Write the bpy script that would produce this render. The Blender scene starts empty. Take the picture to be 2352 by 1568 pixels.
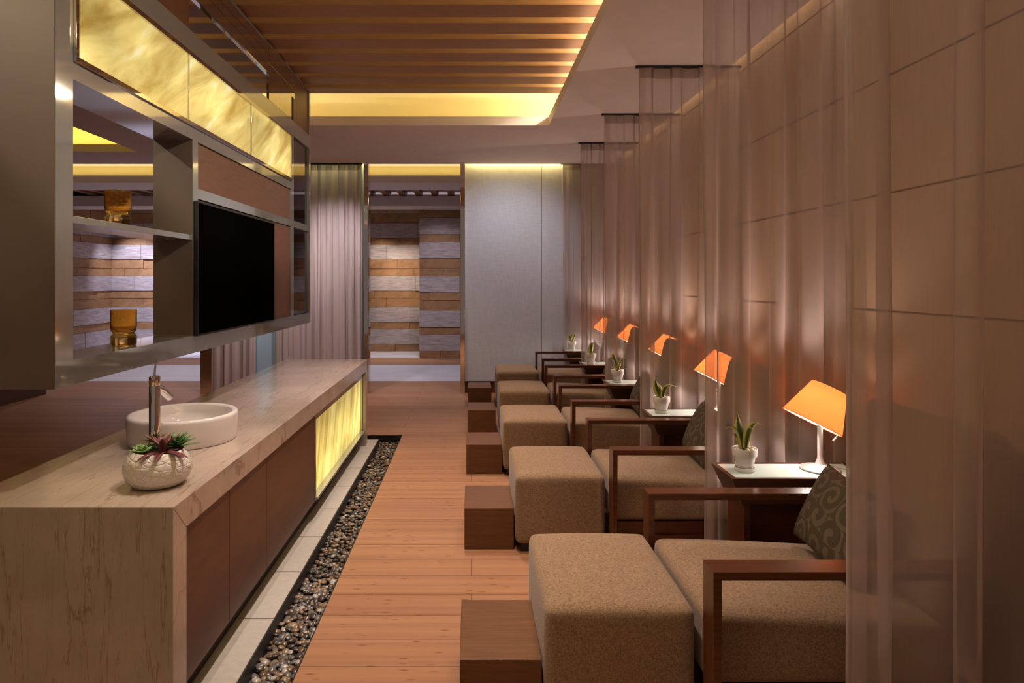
import bpy, bmesh, math, random
from mathutils import Vector, Matrix
random.seed(7)
R = math.radians
D = bpy.data
S = bpy.context.scene
COL = S.collection

# ------------------------------------------------------------------ camera
cam = D.cameras.new('camera'); camo = D.objects.new('camera', cam); COL.objects.link(camo)
camo.location = (0, 0, 1.5); camo.rotation_euler = (R(90), 0, 0)
cam.sensor_width = 36; cam.lens = 1500/2352*36
cam.shift_x = (1176-1083)/2352; cam.shift_y = -(784-643)/2352
cam.clip_start = .05
S.camera = camo
S.view_settings.view_transform = 'Standard'; S.view_settings.look = 'None'
S.view_settings.gamma = 1; S.view_settings.use_curve_mapping = False
S.view_settings.exposure = 0.60

# ------------------------------------------------------------------ world
W = D.worlds.new('world'); S.world = W; W.use_nodes = True
bg = W.node_tree.nodes['Background']
bg.inputs[0].default_value = (.50, .40, .345, 1); bg.inputs[1].default_value = .22

# ------------------------------------------------------------------ lights
def area(name, loc, size, power, color, target=None, spread=180):
    l = D.lights.new(name, 'AREA'); l.shape = 'RECTANGLE'; l.size = size[0]; l.size_y = size[1]
    l.energy = power; l.color = color; l.spread = R(spread)
    o = D.objects.new(name, l); COL.objects.link(o); o.location = loc
    if target is not None:
        o.rotation_euler = (Vector(target)-Vector(loc)).to_track_quat('-Z', 'Y').to_euler()
    return o
def spot(name, loc, target, power, color, cone=60, blend=.6, rad=.03):
    l = D.lights.new(name, 'SPOT'); l.energy = power; l.color = color
    l.spot_size = R(cone); l.spot_blend = blend; l.shadow_soft_size = rad
    o = D.objects.new(name, l); COL.objects.link(o); o.location = loc
    o.rotation_euler = (Vector(target)-Vector(loc)).to_track_quat('-Z', 'Y').to_euler()
YEL = (1, .80, .30); WARM = (1, .80, .68); WHT = (1, .86, .78); BLU = (.62, .72, 1.0)
# LED coves of the ceiling tray (long side strips run along y)
area('cove_light', (1.08, 2.8, 3.34), (.05, 7.4), 95, (1, .88, .70)).rotation_euler = (0, R(98), 0)
area('cove_light', (-3.18, 2.8, 3.40), (.05, 7.4), 90, (1, .86, .68)).rotation_euler = (0, R(-102), 0)
area('cove_light', (-1.0, 6.62, 3.14), (3.6, .05), 2.2, (1, .76, .26)).rotation_euler = (R(180), 0, 0)
area('cove_light', (-4.8, 7.95, 3.14), (1.5, .05), 4, (1, .76, .26)).rotation_euler = (R(180), 0, 0)
area('cove_light', (-3.85, 4.5, 3.14), (.05, 6.0), 6, (1, .76, .26)).rotation_euler = (R(180), R(20), 0)
area('slot_light', (1.905, 4.0, 3.20), (.05, 9.0), 7, (1, .82, .6)).rotation_euler = (0, 0, 0)
area('slot_light', (.60, 8.655, 3.10), (1.3, .03), 4, YEL).rotation_euler = (0, 0, 0)
area('slot_light', (-2.2, 8.655, 3.10), (1.5, .03), 4, YEL).rotation_euler = (0, 0, 0)
area('cove_light', (-2.5, 10.35, 3.17), (9, .05), 9, (1, .80, .34)).rotation_euler = (R(180), 0, 0)
# recessed downlights over the walkway, the counter and the seats
for y in (2.5, 3.7, 4.8, 5.9):
    spot('ceiling_spot', (-.10, y, 3.20), (-.16, y-.25, 0), 118, WARM, 70, .8, .04)
for y in (2.35, 3.6, 4.9):
    spot('ceiling_spot', (-.80, y+.35, 3.20), (-1.16, y+.05, .77), 42, WHT, 50, .8, .03)
for y in (2.35, 3.80, 5.21, 6.55, 7.88):
    spot('ceiling_spot', (.60, y+.55 if y < 5.4 else y-.1, 3.20 if y < 5.4 else 2.98), (.72, y+.05, .4), 44, (1, .80, .66), 46, .9, .05)
spot('ceiling_spot', (-.6, 7.6, 3.02), (-.6, 7.9, 0), 30, WARM, 80, .9, .05)
# the corridor behind the doorway and the left lounge
area('corridor_fill', (-2.6, 12.42, 3.06), (8, .04), 2.5, (.95, .86, 1)).rotation_euler = (R(180), 0, 0)  # unseen uplight, added to brighten the ceiling around the short beams
for x in (-6.0, -4.2, -2.4, -.7):
    spot('ceiling_spot', (x, 10.75, 2.95), (x, 10.75, 0), 52, (.86, .82, 1), 130, .8, .05)
spot('ceiling_spot', (-1.2, 12.2, 2.8), (-1.35, 13.7, 1.55), 100, (1, .80, .66), 46, .9, .05)
spot('ceiling_spot', (-1.9, 13.2, 2.90), (-1.8, 13.3, 0), 90, (1, .86, .74), 90, .9, .05)
spot('ceiling_spot', (-.6, 11.0, 2.95), (-.6, 12.5, 1.4), 42, (.95, .84, 1), 70, .9, .05)
for x in (-7.0, -6.2, -5.4):
    spot('ceiling_spot', (x, 12.85, 2.90), (x, 13.75, 1.1), 150, (.74, .74, 1.0), 75, .8, .05)
spot('ceiling_spot', (-2.7, 7.6, 2.98), (-2.6, 8.6, 1.0), 60, (1, .80, .70), 80, .9, .05)
spot('ceiling_spot', (-1.7, 7.5, 2.98), (-1.8, 8.6, 1.2), 75, (.95, .82, .84), 80, .9, .05)
spot('ceiling_spot', (.4, 7.3, 2.98), (.5, 8.7, 1.5), 44, (.90, .90, 1), 95, .9, .05)  # unseen spot, added to brighten the grey back panel

# ------------------------------------------------------------------ materials
class NT:
    def __init__(s, name):
        s.m = D.materials.new(name); s.m.use_nodes = True; s.t = s.m.node_tree
        s.b = s.t.nodes['Principled BSDF']; s.out = s.t.nodes['Material Output']
    def n(s, typ, **kw):
        nd = s.t.nodes.new(typ)
        for k, v in kw.items():
            if k.startswith('i_'):
                key = k[2:]
                key = int(key) if key.isdigit() else key.replace('_', ' ')
                nd.inputs[key].default_value = v
            else: setattr(nd, k, v)
        return nd
    def l(s, a, b): s.t.links.new(a, b)
    def coord(s, scale=(1, 1, 1), kind='Object', rot=(0, 0, 0)):
        tc = s.n('ShaderNodeTexCoord'); mp = s.n('ShaderNodeMapping')
        mp.inputs['Scale'].default_value = scale; src = tc.outputs[kind]
        if any(rot):        # turn first, stretch after
            m2 = s.n('ShaderNodeMapping'); m2.inputs['Rotation'].default_value = rot; s.l(src, m2.inputs[0]); src = m2.outputs[0]
        s.l(src, mp.inputs[0]); return mp.outputs[0]
    def noise(s, vec, scale, detail=4, rough=.5, dist=0):
        nd = s.n('ShaderNodeTexNoise'); nd.inputs['Scale'].default_value = scale
        nd.inputs['Detail'].default_value = detail; nd.inputs['Roughness'].default_value = rough
        nd.inputs['Distortion'].default_value = dist; s.l(vec, nd.inputs['Vector']); return nd.outputs['Fac']
    def ramp(s, fac, stops, interp='LINEAR'):
        nd = s.n('ShaderNodeValToRGB'); nd.color_ramp.interpolation = interp; e = nd.color_ramp.elements
        while len(e) < len(stops): e.new(.5)
        for q, (p, c) in zip(e, stops): q.position = p; q.color = c if len(c) == 4 else (*c, 1)
        s.l(fac, nd.inputs[0]); return nd.outputs[0]
    def mix(s, fac, a, b, mode='MIX'):
        nd = s.n('ShaderNodeMix', data_type='RGBA', blend_type=mode)
        for sk, v in ((0, fac), (6, a), (7, b)):
            if isinstance(v, (int, float)): nd.inputs[sk].default_value = v
            elif isinstance(v, tuple): nd.inputs[sk].default_value = v if len(v) == 4 else (*v, 1)
            else: s.l(v, nd.inputs[sk])
        return nd.outputs[2]
    def math(s, op, a, b=None, c=None):
        nd = s.n('ShaderNodeMath', operation=op)
        for i, v in enumerate((a, b, c)):
            if v is None: continue
            if isinstance(v, (int, float)): nd.inputs[i].default_value = v
            else: s.l(v, nd.inputs[i])
        return nd.outputs[0]
    def bump(s, h, strength=.2, dist=.01):
        nd = s.n('ShaderNodeBump'); nd.inputs['Strength'].default_value = strength
        nd.inputs['Distance'].default_value = dist; s.l(h, nd.inputs['Height']); s.l(nd.outputs[0], s.b.inputs['Normal'])
    def col(s, c):
        if isinstance(c, tuple): s.b.inputs['Base Color'].default_value = (*c, 1) if len(c) == 3 else c
        else: s.l(c, s.b.inputs['Base Color'])
    def set(s, rough=.5, metal=0, spec=.5):
        s.b.inputs['Roughness'].default_value = rough; s.b.inputs['Metallic'].default_value = metal
        s.b.inputs['Specular IOR Level'].default_value = spec; return s.m

def plain(name, c, rough=.5, metal=0, var=.12, scale=6, spec=.5):
    t = NT(name); f = t.noise(t.coord(), scale, 5)
    lo = tuple(x*(1-var) for x in c); hi = tuple(min(1, x*(1+var)) for x in c)
    t.col(t.ramp(f, [(.3, lo), (.7, hi)])); return t.set(rough, metal, spec)

def wood(name, c1, c2, grain=(2, 40, 40), rough=.35, kind='Object', spec=.5):
    t = NT(name); v = t.coord(grain, kind)
    f = t.noise(v, 2.2, 6, .62, .3); g = t.noise(t.coord((1, 1, 1), kind), 1.7, 2)
    a = t.ramp(f, [(.28, c1), (.72, c2)])
    a = t.mix(t.math('MULTIPLY', g, .45), a, tuple(x*.6 for x in c1))
    t.col(a); t.bump(f, .05, .002); return t.set(rough, 0, spec)

M = {}
M['wood_dark'] = wood('dark_stained_wood', (.060, .016, .007), (.125, .036, .014), (3, 60, 60), .28)
M['wood_arm'] = wood('mahogany_wood', (.052, .015, .006), (.130, .038, .013), (3, 50, 50), .22)
M['wood_block'] = wood('block_wood', (.105, .040, .015), (.20, .084, .034), (3, 45, 45), .38)
M['wood_door'] = wood('walnut_veneer', (.070, .024, .011), (.135, .050, .023), (14, 2.0, 9), .34)
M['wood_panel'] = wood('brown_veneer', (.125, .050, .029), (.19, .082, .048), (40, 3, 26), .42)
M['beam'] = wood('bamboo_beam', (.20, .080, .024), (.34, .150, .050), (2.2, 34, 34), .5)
M['beam_lit_side'] = wood('bamboo_beam_lit_side', (.46, .27, .13), (.62, .40, .22), (2.2, 34, 34), .5)  # light on the beams' upright faces, put into a paler wood colour
M['wood_wall'] = wood('dark_wall_wood', (.06, .025, .012), (.10, .04, .02), (4, 4, 40), .5)
M['tray_rim'] = wood('table_wood', (.05, .017, .009), (.105, .038, .018), (3, 40, 40), .3)
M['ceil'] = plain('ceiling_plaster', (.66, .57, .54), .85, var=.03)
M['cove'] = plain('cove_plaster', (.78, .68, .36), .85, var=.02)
M['dark'] = plain('black_metal', (.012, .011, .011), .45, var=.1)
M['white_cer'] = plain('white_ceramic', (.72, .66, .63), .14, var=.02)
M['sink'] = plain('sink_ceramic', (.74, .69, .68), .07, var=.02)
M['lamp_metal'] = plain('satin_grey_metal', (.62, .53, .49), .38, .55, var=.04)
M['chrome'] = plain('chrome', (.80, .74, .70), .06, 1, var=.02)
M['soil'] = plain('soil', (.02, .013, .009), .9, scale=60)
M['stone_white'] = plain('white_floor_stone', (.60, .58, .60), .35, var=.05, scale=3)
M['mat'] = plain('taupe_lacquer', (.135, .097, .077), .45, var=.03)
M['white_peb'] = plain('white_pebble', (.72, .64, .56), .5, var=.1, scale=30)
M['blue_lit_panel'] = plain('pale_panel_in_blue_light', (.34, .50, .64), .5, var=.03)  # bluish light on a pale panel, painted in as its colour
M['glass_green'] = plain('frosted_green_glass', (.58, .68, .63), .09, var=.02)

def steel(name, c, rough):
    t = NT(name); f = t.noise(t.coord((1, 1, 1)), 1.2, 2); t.col(c)
    t.bump(f, .02, .02); return t.set(rough, .62 if name == 'polished_steel' else 1)
M['steel'] = steel('polished_steel', (.44, .44, .435), .06)
M['mirror'] = steel('mirror_tile', (.62, .58, .57), .03)
M['mirror_dark'] = steel('smoked_mirror', (.25, .22, .21), .04)
M['mirror_post'] = steel('mirror_post', (.70, .62, .56), .05)

# bamboo plank floor
def bamboo():
    t = NT('bamboo_floor'); v = t.coord((1, 1, 1))
    br = t.n('ShaderNodeTexBrick'); t.l(v, br.inputs['Vector'])
    br.offset = .37; br.offset_frequency = 2; br.squash = 1
    for k, x in (('Scale', 1), ('Mortar Size', .0026), ('Mortar Smooth', .1), ('Bias', 0), ('Brick Width', 1.85), ('Row Height', .195)):
        br.inputs[k].default_value = x
    br.inputs['Color1'].default_value = (.0, .0, .0, 1); br.inputs['Color2'].default_value = (1, 1, 1, 1)
    br.inputs['Mortar'].default_value = (.5, .5, .5, 1)
    g = t.noise(t.coord((2.0, 60, 60)), 2.0, 5, .6)
    strip = t.noise(t.coord((.35, 22, 1)), 1.0, 1, .5)
    base = t.ramp(br.outputs['Color'], [(0, (.30, .150, .086)), (1, (.385, .205, .122))])
    base = t.mix(t.ramp(g, [(.35, (0, 0, 0)), (.75, (.55, .55, .55))]), base, (.24, .095, .038))
    base = t.mix(t.ramp(strip, [(.4, (0, 0, 0)), (.6, (.25, .25, .25))]), base, (.54, .28, .13))
    vo = t.n('ShaderNodeTexVoronoi'); vo.inputs['Scale'].default_value = 1.0; vo.feature = 'F1'
    t.l(t.coord((9, 34, 1)), vo.inputs['Vector'])
    kn = t.ramp(vo.outputs['Distance'], [(.06, (.8, .8, .8)), (.24, (0, 0, 0))])
    rnd = t.n('ShaderNodeSeparateColor'); t.l(vo.outputs['Color'], rnd.inputs[0])
    kn = t.math('MULTIPLY', kn, t.math('GREATER_THAN', rnd.outputs[0], .40))
    base = t.mix(kn, base, (.15, .05, .022))
    base = t.mix(t.math('MULTIPLY', br.outputs['Fac'], .75), base, (.07, .025, .012))
    t.col(base); t.bump(t.math('SUBTRACT', 1.0, br.outputs['Fac']), .25, .003)
    return t.set(.42, 0, .3)
M['floor'] = bamboo()

# veined beige marble, veins run along y on the top and down the ends
def marble():
    t = NT('veined_marble')
    w = t.noise(t.coord((1, 1, 1)), 5, 3, .6)
    vn = []
    for sc, dist, wd in (((12, .9, .9), .45, .009), ((24, 1.6, 1.6), .5, .007)):
        f = t.noise(t.coord(sc), 1.0, 6, .56, dist)
        a = t.math('ABSOLUTE', t.math('SUBTRACT', f, .5))
        vn.append(t.ramp(a, [(0, (1, 1, 1)), (wd, (0, 0, 0))]))
    base = t.ramp(w, [(.3, (.40, .318, .265)), (.7, (.49, .40, .34))])
    fine = t.noise(t.coord((60, 22, 22)), 2, 3, .7)
    base = t.mix(t.math('MULTIPLY', fine, .28), base, (.30, .195, .135))
    base = t.mix(t.math('MULTIPLY', vn[0], .65), base, (.20, .10, .05))
    base = t.mix(t.math('MULTIPLY', vn[1], .40), base, (.24, .13, .07))
    t.col(base); return t.set(.13, 0, .5)
M['marble'] = marble()

def tile():
    t = NT('cream_kerb_tile'); v = t.coord()
    f = t.noise(v, 30, 5, .7)
    t.col(t.ramp(f, [(.3, (.40, .365, .325)), (.7, (.48, .44, .395))])); return t.set(.4)
M['kerb'] = tile()

# woven upholstery
def weave(name, c1, c2, scale=1.0):
    t = NT(name)
    a = t.noise(t.coord((330*scale, 330*scale, 110*scale)), 1, 2, .6)
    b = t.noise(t.coord((110*scale, 110*scale, 400*scale)), 1, 2, .6)
    f = t.math('MULTIPLY', t.math('ADD', a, b), .5)
    t.col(t.ramp(f, [(.38, c1), (.62, c2)])); t.bump(f, .5, .002)
    t.b.inputs['Sheen Weight'].default_value = .15
    return t.set(.9, 0, .2)
M['fabric'] = weave('tan_woven_fabric', (.152, .090, .050), (.325, .210, .130))

# scroll patterned cushion cloth
def scroll():
    t = NT('scroll_patterned_cloth'); v = t.coord((1, 1, 1), 'UV')
    vo = t.n('ShaderNodeTexVoronoi'); vo.inputs['Scale'].default_value = 4.2; vo.inputs['Randomness'].default_value = .45
    t.l(v, vo.inputs['Vector'])
    mul = t.n('ShaderNodeVectorMath', operation='SCALE'); mul.inputs['Scale'].default_value = 1.0; t.l(v, mul.inputs[0])
    sub = t.n('ShaderNodeVectorMath', operation='SUBTRACT'); t.l(mul.outputs[0], sub.inputs[0]); t.l(vo.outputs['Position'], sub.inputs[1])
    sp = t.n('ShaderNodeSeparateXYZ'); t.l(sub.outputs[0], sp.inputs[0])
    ang = t.math('ARCTAN2', sp.outputs[1], sp.outputs[0])
    ph = t.math('ADD', ang, t.math('MULTIPLY', vo.outputs['Distance'], 17.0))
    s = t.math('SINE', ph)
    sc = t.ramp(s, [(.25, (0, 0, 0)), (.36, (1, 1, 1))])
    wv = t.n('ShaderNodeTexWave'); wv.inputs['Scale'].default_value = 22; wv.inputs['Distortion'].default_value = 1.0; t.l(v, wv.inputs[0])
    base = t.ramp(wv.outputs['Fac'], [(.3, (.055, .038, .022)), (.7, (.095, .066, .038))])
    base = t.mix(t.math('MULTIPLY', sc, .7), base, (.15, .115, .075))
    t.col(base); t.bump(sc, .2, .003); return t.set(.7, 0, .3)
M['scroll'] = scroll()

# backlit onyx
def onyx(name, rot, sc, strength, hot=None, dark=(.36, .20, .028), light=(.88, .68, .23)):
    t = NT(name); v = t.coord(sc, 'Object', rot)
    f = t.noise(v, 1.0, 7, .58, .5)
    c = t.ramp(f, [(.30, dark), (.46, tuple((a+b)/2 for a, b in zip(dark, light))), (.60, light), (.75, (1, .95, .66))])
    g = t.noise(t.coord((1, .9, 2.2)), 1.6, 1)
    st = t.math('MULTIPLY', t.ramp(g, [(.3, (.55, .55, .55)), (.7, (1, 1, 1))]), strength)
    if hot:     # lamps behind the slab near its lower edge
        tc = t.n('ShaderNodeTexCoord'); sp = t.n('ShaderNodeSeparateXYZ'); t.l(tc.outputs['Object'], sp.inputs[0])
        h = t.math('SUBTRACT', 1.0, t.math('DIVIDE', t.math('ABSOLUTE', t.math('SUBTRACT', sp.outputs[2], hot[0])), hot[1]))
        h = t.math('MAXIMUM', h, 0.0)
        st = t.math('MULTIPLY', st, t.math('ADD', hot[2], t.math('MULTIPLY', h, 1.0)))
    t.col((.12, .09, .02)); t.l(c, t.b.inputs['Emission Color']); t.l(st, t.b.inputs['Emission Strength'])
    return t.set(.12)
M['onyx_top'] = onyx('backlit_onyx_upper', (R(-32), 0, 0), (1, 1.2, 6.5), .80, None)
M['onyx_low'] = onyx('backlit_onyx_lower', (R(-68), 0, 0), (1, .8, 9), .72, (.15, .5, .45), (.42, .25, .02), (1.0, .80, .25))

# sheer cloth
def sheer(name, c, T, lit=.6):
    t = NT(name); t.t.nodes.remove(t.b)
    geo = t.n('ShaderNodeNewGeometry')
    dp = t.n('ShaderNodeVectorMath', operation='DOT_PRODUCT'); t.l(geo.outputs['Normal'], dp.inputs[0]); t.l(geo.outputs['Incoming'], dp.inputs[1])
    cs = t.math('MAXIMUM', t.math('ABSOLUTE', dp.outputs['Value']), .12)
    tr = t.math('POWER', T, t.math('DIVIDE', 1.0, cs))      # a thin weave closes up edge on
    wn = t.noise(t.coord((140, 140, 6)), 1, 2, .6)
    df = t.n('ShaderNodeBsdfDiffuse'); tl = t.n('ShaderNodeBsdfTranslucent')
    cc = t.ramp(wn, [(.3, tuple(x*.95 for x in c)), (.7, c)])
    t.l(cc, df.inputs[0]); t.l(cc, tl.inputs[0])
    m1 = t.n('ShaderNodeMixShader'); m1.inputs[0].default_value = lit; t.l(df.outputs[0], m1.inputs[1]); t.l(tl.outputs[0], m1.inputs[2])
    tp = t.n('ShaderNodeBsdfTransparent'); m2 = t.n('ShaderNodeMixShader')
    t.l(tr, m2.inputs[0]); t.l(m1.outputs[0], m2.inputs[1]); t.l(tp.outputs[0], m2.inputs[2])
    t.l(m2.outputs[0], t.out.inputs[0]); return t.m
M['sheer'] = sheer('sheer_curtain', (.67, .54, .50), .57, .5)
M['drape'] = sheer('mauve_drape', (.62, .52, .53), .04, .25)
M['heading'] = sheer('curtain_heading', (.40, .31, .27), .45, .4)

def shade():
    t = NT('lamp_shade_cloth'); t.t.nodes.remove(t.b)
    v = t.noise(t.coord((300, 300, 300)), 1, 2)
    df = t.n('ShaderNodeBsdfDiffuse'); tl = t.n('ShaderNodeBsdfTranslucent'); em = t.n('ShaderNodeEmission')
    c = t.ramp(v, [(.3, (.72, .36, .16)), (.7, (.80, .42, .20))])
    t.l(c, df.inputs[0]); t.l(c, tl.inputs[0])
    m = t.n('ShaderNodeMixShader'); m.inputs[0].default_value = .55
    t.l(df.outputs[0], m.inputs[1]); t.l(tl.outputs[0], m.inputs[2])
    em.inputs[0].default_value = (1, .46, .16, 1); em.inputs[1].default_value = .13
    ad = t.n('ShaderNodeAddShader'); t.l(m.outputs[0], ad.inputs[0]); t.l(em.outputs[0], ad.inputs[1])
    t.l(ad.outputs[0], t.out.inputs[0]); return t.m
M['shade'] = shade()
def emit(name, c, s):
    t = NT(name); t.col(c); t.b.inputs['Emission Color'].default_value = (*c, 1); t.b.inputs['Emission Strength'].default_value = s
    return t.set(.5)
M['glow'] = emit('lit_diffuser', (1, .86, .66), 2.2)

def amber():
    t = NT('amber_glass'); t.col((.97, .66, .20)); t.b.inputs['Transmission Weight'].default_value = 1.0
    t.b.inputs['IOR'].default_value = 1.3
    f = t.noise(t.coord((1, 1, 1)), 55, 3, .6, 1.5); t.bump(f, .25, .003); return t.set(.04)
M['amber'] = amber()
def screen():
    t = NT('black_screen'); t.col((.002, .002, .002)); return t.set(.35, 0, .0)
M['screen'] = screen()

# stone blocks
def stone(name, c1, c2, sc, rot=(0, 0, 0), bs=.25):
    t = NT(name); f = t.noise(t.coord(sc, 'Object', rot), 1, 7, .68, .5)
    g = t.noise(t.coord(), 3.1, 3)
    a = t.ramp(f, [(.30, c1), (.62, c2)]); a = t.mix(t.math('MULTIPLY', g, .4), a, tuple(x*.75 for x in c2))
    t.col(a); t.bump(f, bs, .01); return t.set(.6)
M['st_grey'] = stone('silver_travertine', (.20, .155, .135), (.48, .41, .385), (4, 4, 34))
M['st_tan'] = stone('tan_sandstone', (.21, .10, .036), (.36, .19, .08), (5, 5, 9), (0, R(30), 0))
M['st_pale'] = stone('pale_sandstone', (.28, .17, .09), (.44, .30, .18), (6, 6, 12), (0, R(-25), 0))
# wall coverings
def wallpaper(name, c, joints=False):
    t = NT(name); f = t.noise(t.coord((60, 60, 9)), 1, 3, .6); g = t.noise(t.coord((9, 9, 70)), 1, 3, .6)
    a = t.ramp(t.math('MULTIPLY', t.math('ADD', f, g), .5), [(.35, tuple(x*.9 for x in c)), (.65, tuple(x*1.06 for x in c))])
    t.col(a); return t.set(.75, 0, .3)
M['wall_tan'] = wallpaper('tan_panel_wall', (.36, .235, .155))
M['wall_grey'] = wallpaper('grey_woven_wall', (.54, .53, .56))
# leaves
def leafmat(name, ctr, edge, w=.30):
    t = NT(name); tc = t.n('ShaderNodeTexCoord'); sp = t.n('ShaderNodeSeparateXYZ'); t.l(tc.outputs['UV'], sp.inputs[0])
    d = t.math('ABSOLUTE', t.math('SUBTRACT', sp.outputs[0], .5))
    nz = t.noise(t.coord((14, 3, 1), 'UV'), 2, 3)
    d = t.math('ADD', d, t.math('MULTIPLY', t.math('SUBTRACT', nz, .5), .25))
    t.col(t.ramp(d, [(w-.03, ctr), (w+.03, edge)])); return t.set(.4)
M['leaf'] = leafmat('variegated_leaf', (.075, .13, .020), (.58, .52, .16), .23)
M['succ_green'] = leafmat('green_succulent', (.16, .30, .07), (.27, .40, .13), .35)
M['succ_deep'] = leafmat('deep_green_succulent', (.05, .15, .045), (.15, .30, .09), .33)
M['succ_olive'] = leafmat('olive_succulent', (.12, .12, .045), (.24, .15, .08), .33)
M['succ_purple'] = leafmat('burgundy_leaf', (.14, .035, .045), (.24, .085, .09), .33)
def pot_mat():
    t = NT('cobbled_white_ceramic'); vo = t.n('ShaderNodeTexVoronoi', feature='DISTANCE_TO_EDGE'); vo.inputs['Scale'].default_value = 44
    t.l(t.coord((.8, .8, 1.25)), vo.inputs['Vector'])
    h = t.ramp(vo.outputs['Distance'], [(0, (0, 0, 0)), (.12, (.75, .75, .75)), (.4, (1, 1, 1))])
    t.col((.74, .67, .62)); t.bump(h, .5, .005); return t.set(.16)
M['cobble'] = pot_mat()
PEB = [plain('pebble_'+n, c, .22, var=.45, scale=55) for n, c in
       (('brown', (.115, .070, .042)), ('grey', (.125, .112, .104)), ('tan', (.23, .165, .105)), ('dark', (.050, .041, .036)), ('ochre', (.17, .105, .052)), ('pale', (.36, .33, .30)))]

# ------------------------------------------------------------------ mesh helpers
def link(name, me, mats, parent=None, smooth=None, kind=None):
    o = D.objects.new(name, me); COL.objects.link(o)
    for m in (mats if isinstance(mats, (list, tuple)) else [mats]): me.materials.append(m)
    if smooth is not None and smooth > 35:      # small angles mean flat faces with chamfers
        for p in me.polygons: p.use_smooth = True
        if smooth < 180:
            mod = None
            me.set_sharp_from_angle(angle=R(smooth))
    if parent is not None: o.parent = parent
    if kind: o['kind'] = kind
    return o
def obj(name, bm, mats, parent=None, smooth=None, kind=None):
    me = D.meshes.new(name); bmesh.ops.recalc_face_normals(bm, faces=bm.faces); bm.to_mesh(me); bm.free()
    return link(name, me, mats, parent, smooth, kind)
def bx(bm, x0, x1, y0, y1, z0, z1, mi=0, bev=0):
    vs = [bm.verts.new((x, y, z)) for x in (x0, x1) for y in (y0, y1) for z in (z0, z1)]
    fs = [bm.faces.new([vs[i] for i in q]) for q in ((0, 1, 3, 2), (4, 6, 7, 5), (0, 4, 5, 1), (2, 3, 7, 6), (0, 2, 6, 4), (1, 5, 7, 3))]
    for f in fs: f.material_index = mi
    if bev:
        es = list({e for f in fs for e in f.edges})
        r = bmesh.ops.bevel(bm, geom=es, offset=bev, segments=2, profile=.6, affect='EDGES', clamp_overlap=True)
        for f in r['faces']: f.material_index = mi
    return vs
def box(name, b, mat, parent=None, bev=0, kind=None):
    bm = bmesh.new(); bx(bm, *b, bev=bev); return obj(name, bm, mat, parent, 35 if bev else None, kind)
def lathe(bm, prof, n=32, c=(0, 0, 0), sy=1.0, mi=0):
    rings = []
    for r, z in prof:
        if r < 1e-6: rings.append([bm.verts.new((c[0], c[1], c[2]+z))])
        else: rings.append([bm.verts.new((c[0]+r*math.cos(2*math.pi*i/n), c[1]+r*sy*math.sin(2*math.pi*i/n), c[2]+z)) for i in range(n)])
    for a, b in zip(rings, rings[1:]):
        if len(a) == 1 and len(b) == 1: continue
        for i in range(n):
            j = (i+1) % n
            if len(a) == 1: f = bm.faces.new((a[0], b[j], b[i]))
            elif len(b) == 1: f = bm.faces.new((a[i], a[j], b[0]))
            else: f = bm.faces.new((a[i], a[j], b[j], b[i]))
            f.material_index = mi
def tube(bm, pts, rads, n=12, cap=True):
    pts = [Vector(p) for p in pts]
    if isinstance(rads, (int, float)): rads = [rads]*len(pts)
    rings = []; up = Vector((0, 0, 1))
    for i, p in enumerate(pts):
        d = (pts[min(i+1, len(pts)-1)]-pts[max(i-1, 0)]).normalized()
        a = up if abs(d.dot(up)) < .95 else Vector((1, 0, 0))
        u = d.cross(a).normalized(); v = d.cross(u).normalized()
        rings.append([bm.verts.new(p+rads[i]*(u*math.cos(2*math.pi*k/n)+v*math.sin(2*math.pi*k/n))) for k in range(n)])
    for a, b in zip(rings, rings[1:]):
        for k in range(n): bm.faces.new((a[k], a[(k+1) % n], b[(k+1) % n], b[k]))
    if cap: bm.faces.new(rings[0]); bm.faces.new(rings[-1][::-1])
def cushion(bm, x0, x1, y0, y1, z0, z1, r=.03, dome=.0, n=14, side=0.0, slope=0.0):
    c = Vector(((x0+x1)/2, (y0+y1)/2, (z0+z1)/2)); h = Vector(((x1-x0)/2, (y1-y0)/2, (z1-z0)/2))
    V = {}
    def t2(i):      # denser towards the edges
        u = i/n*2-1; return math.copysign(abs(u)**.72, u)
    def vert(p):
        k = tuple(round(a, 5) for a in p)
        if k in V: return V[k]
        P = Vector((p[0]*h.x, p[1]*h.y, p[2]*h.z))
        q = Vector([max(-(h[a]-r), min(h[a]-r, P[a])) for a in range(3)])
        d = P-q
        if d.length > 1e-9: P = q+d.normalized()*r
        wx = 1-(P.x/h.x)**2; wy = 1-(P.y/h.y)**2; wz = 1-(P.z/h.z)**2
        if P.z > 0: P.z += dome*wx**.6*wy**.6*(P.z/h.z) if wx > 0 and wy > 0 else 0
        if side:
            P.x += side*(P.x/h.x)*max(wy, 0)*max(wz, 0); P.y += side*(P.y/h.y)*max(wx, 0)*max(wz, 0)
        P.z -= slope*(P.x/h.x+1)/2*(1 if P.z > 0 else 0)
        V[k] = bm.verts.new(c+P); return V[k]
    for ax in range(3):
        a1, a2 = [(1, 2), (0, 2), (0, 1)][ax]
        for s in (-1, 1):
            for i in range(n):
                for j in range(n):
                    q = []
                    for di, dj in ((0, 0), (1, 0), (1, 1), (0, 1)):
                        p = [0, 0, 0]; p[ax] = s; p[a1] = t2(i+di); p[a2] = t2(j+dj); q.append(vert(p))
                    if s > 0: q = q[::-1]
                    if len(set(q)) == 4: bm.faces.new(q)
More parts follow.
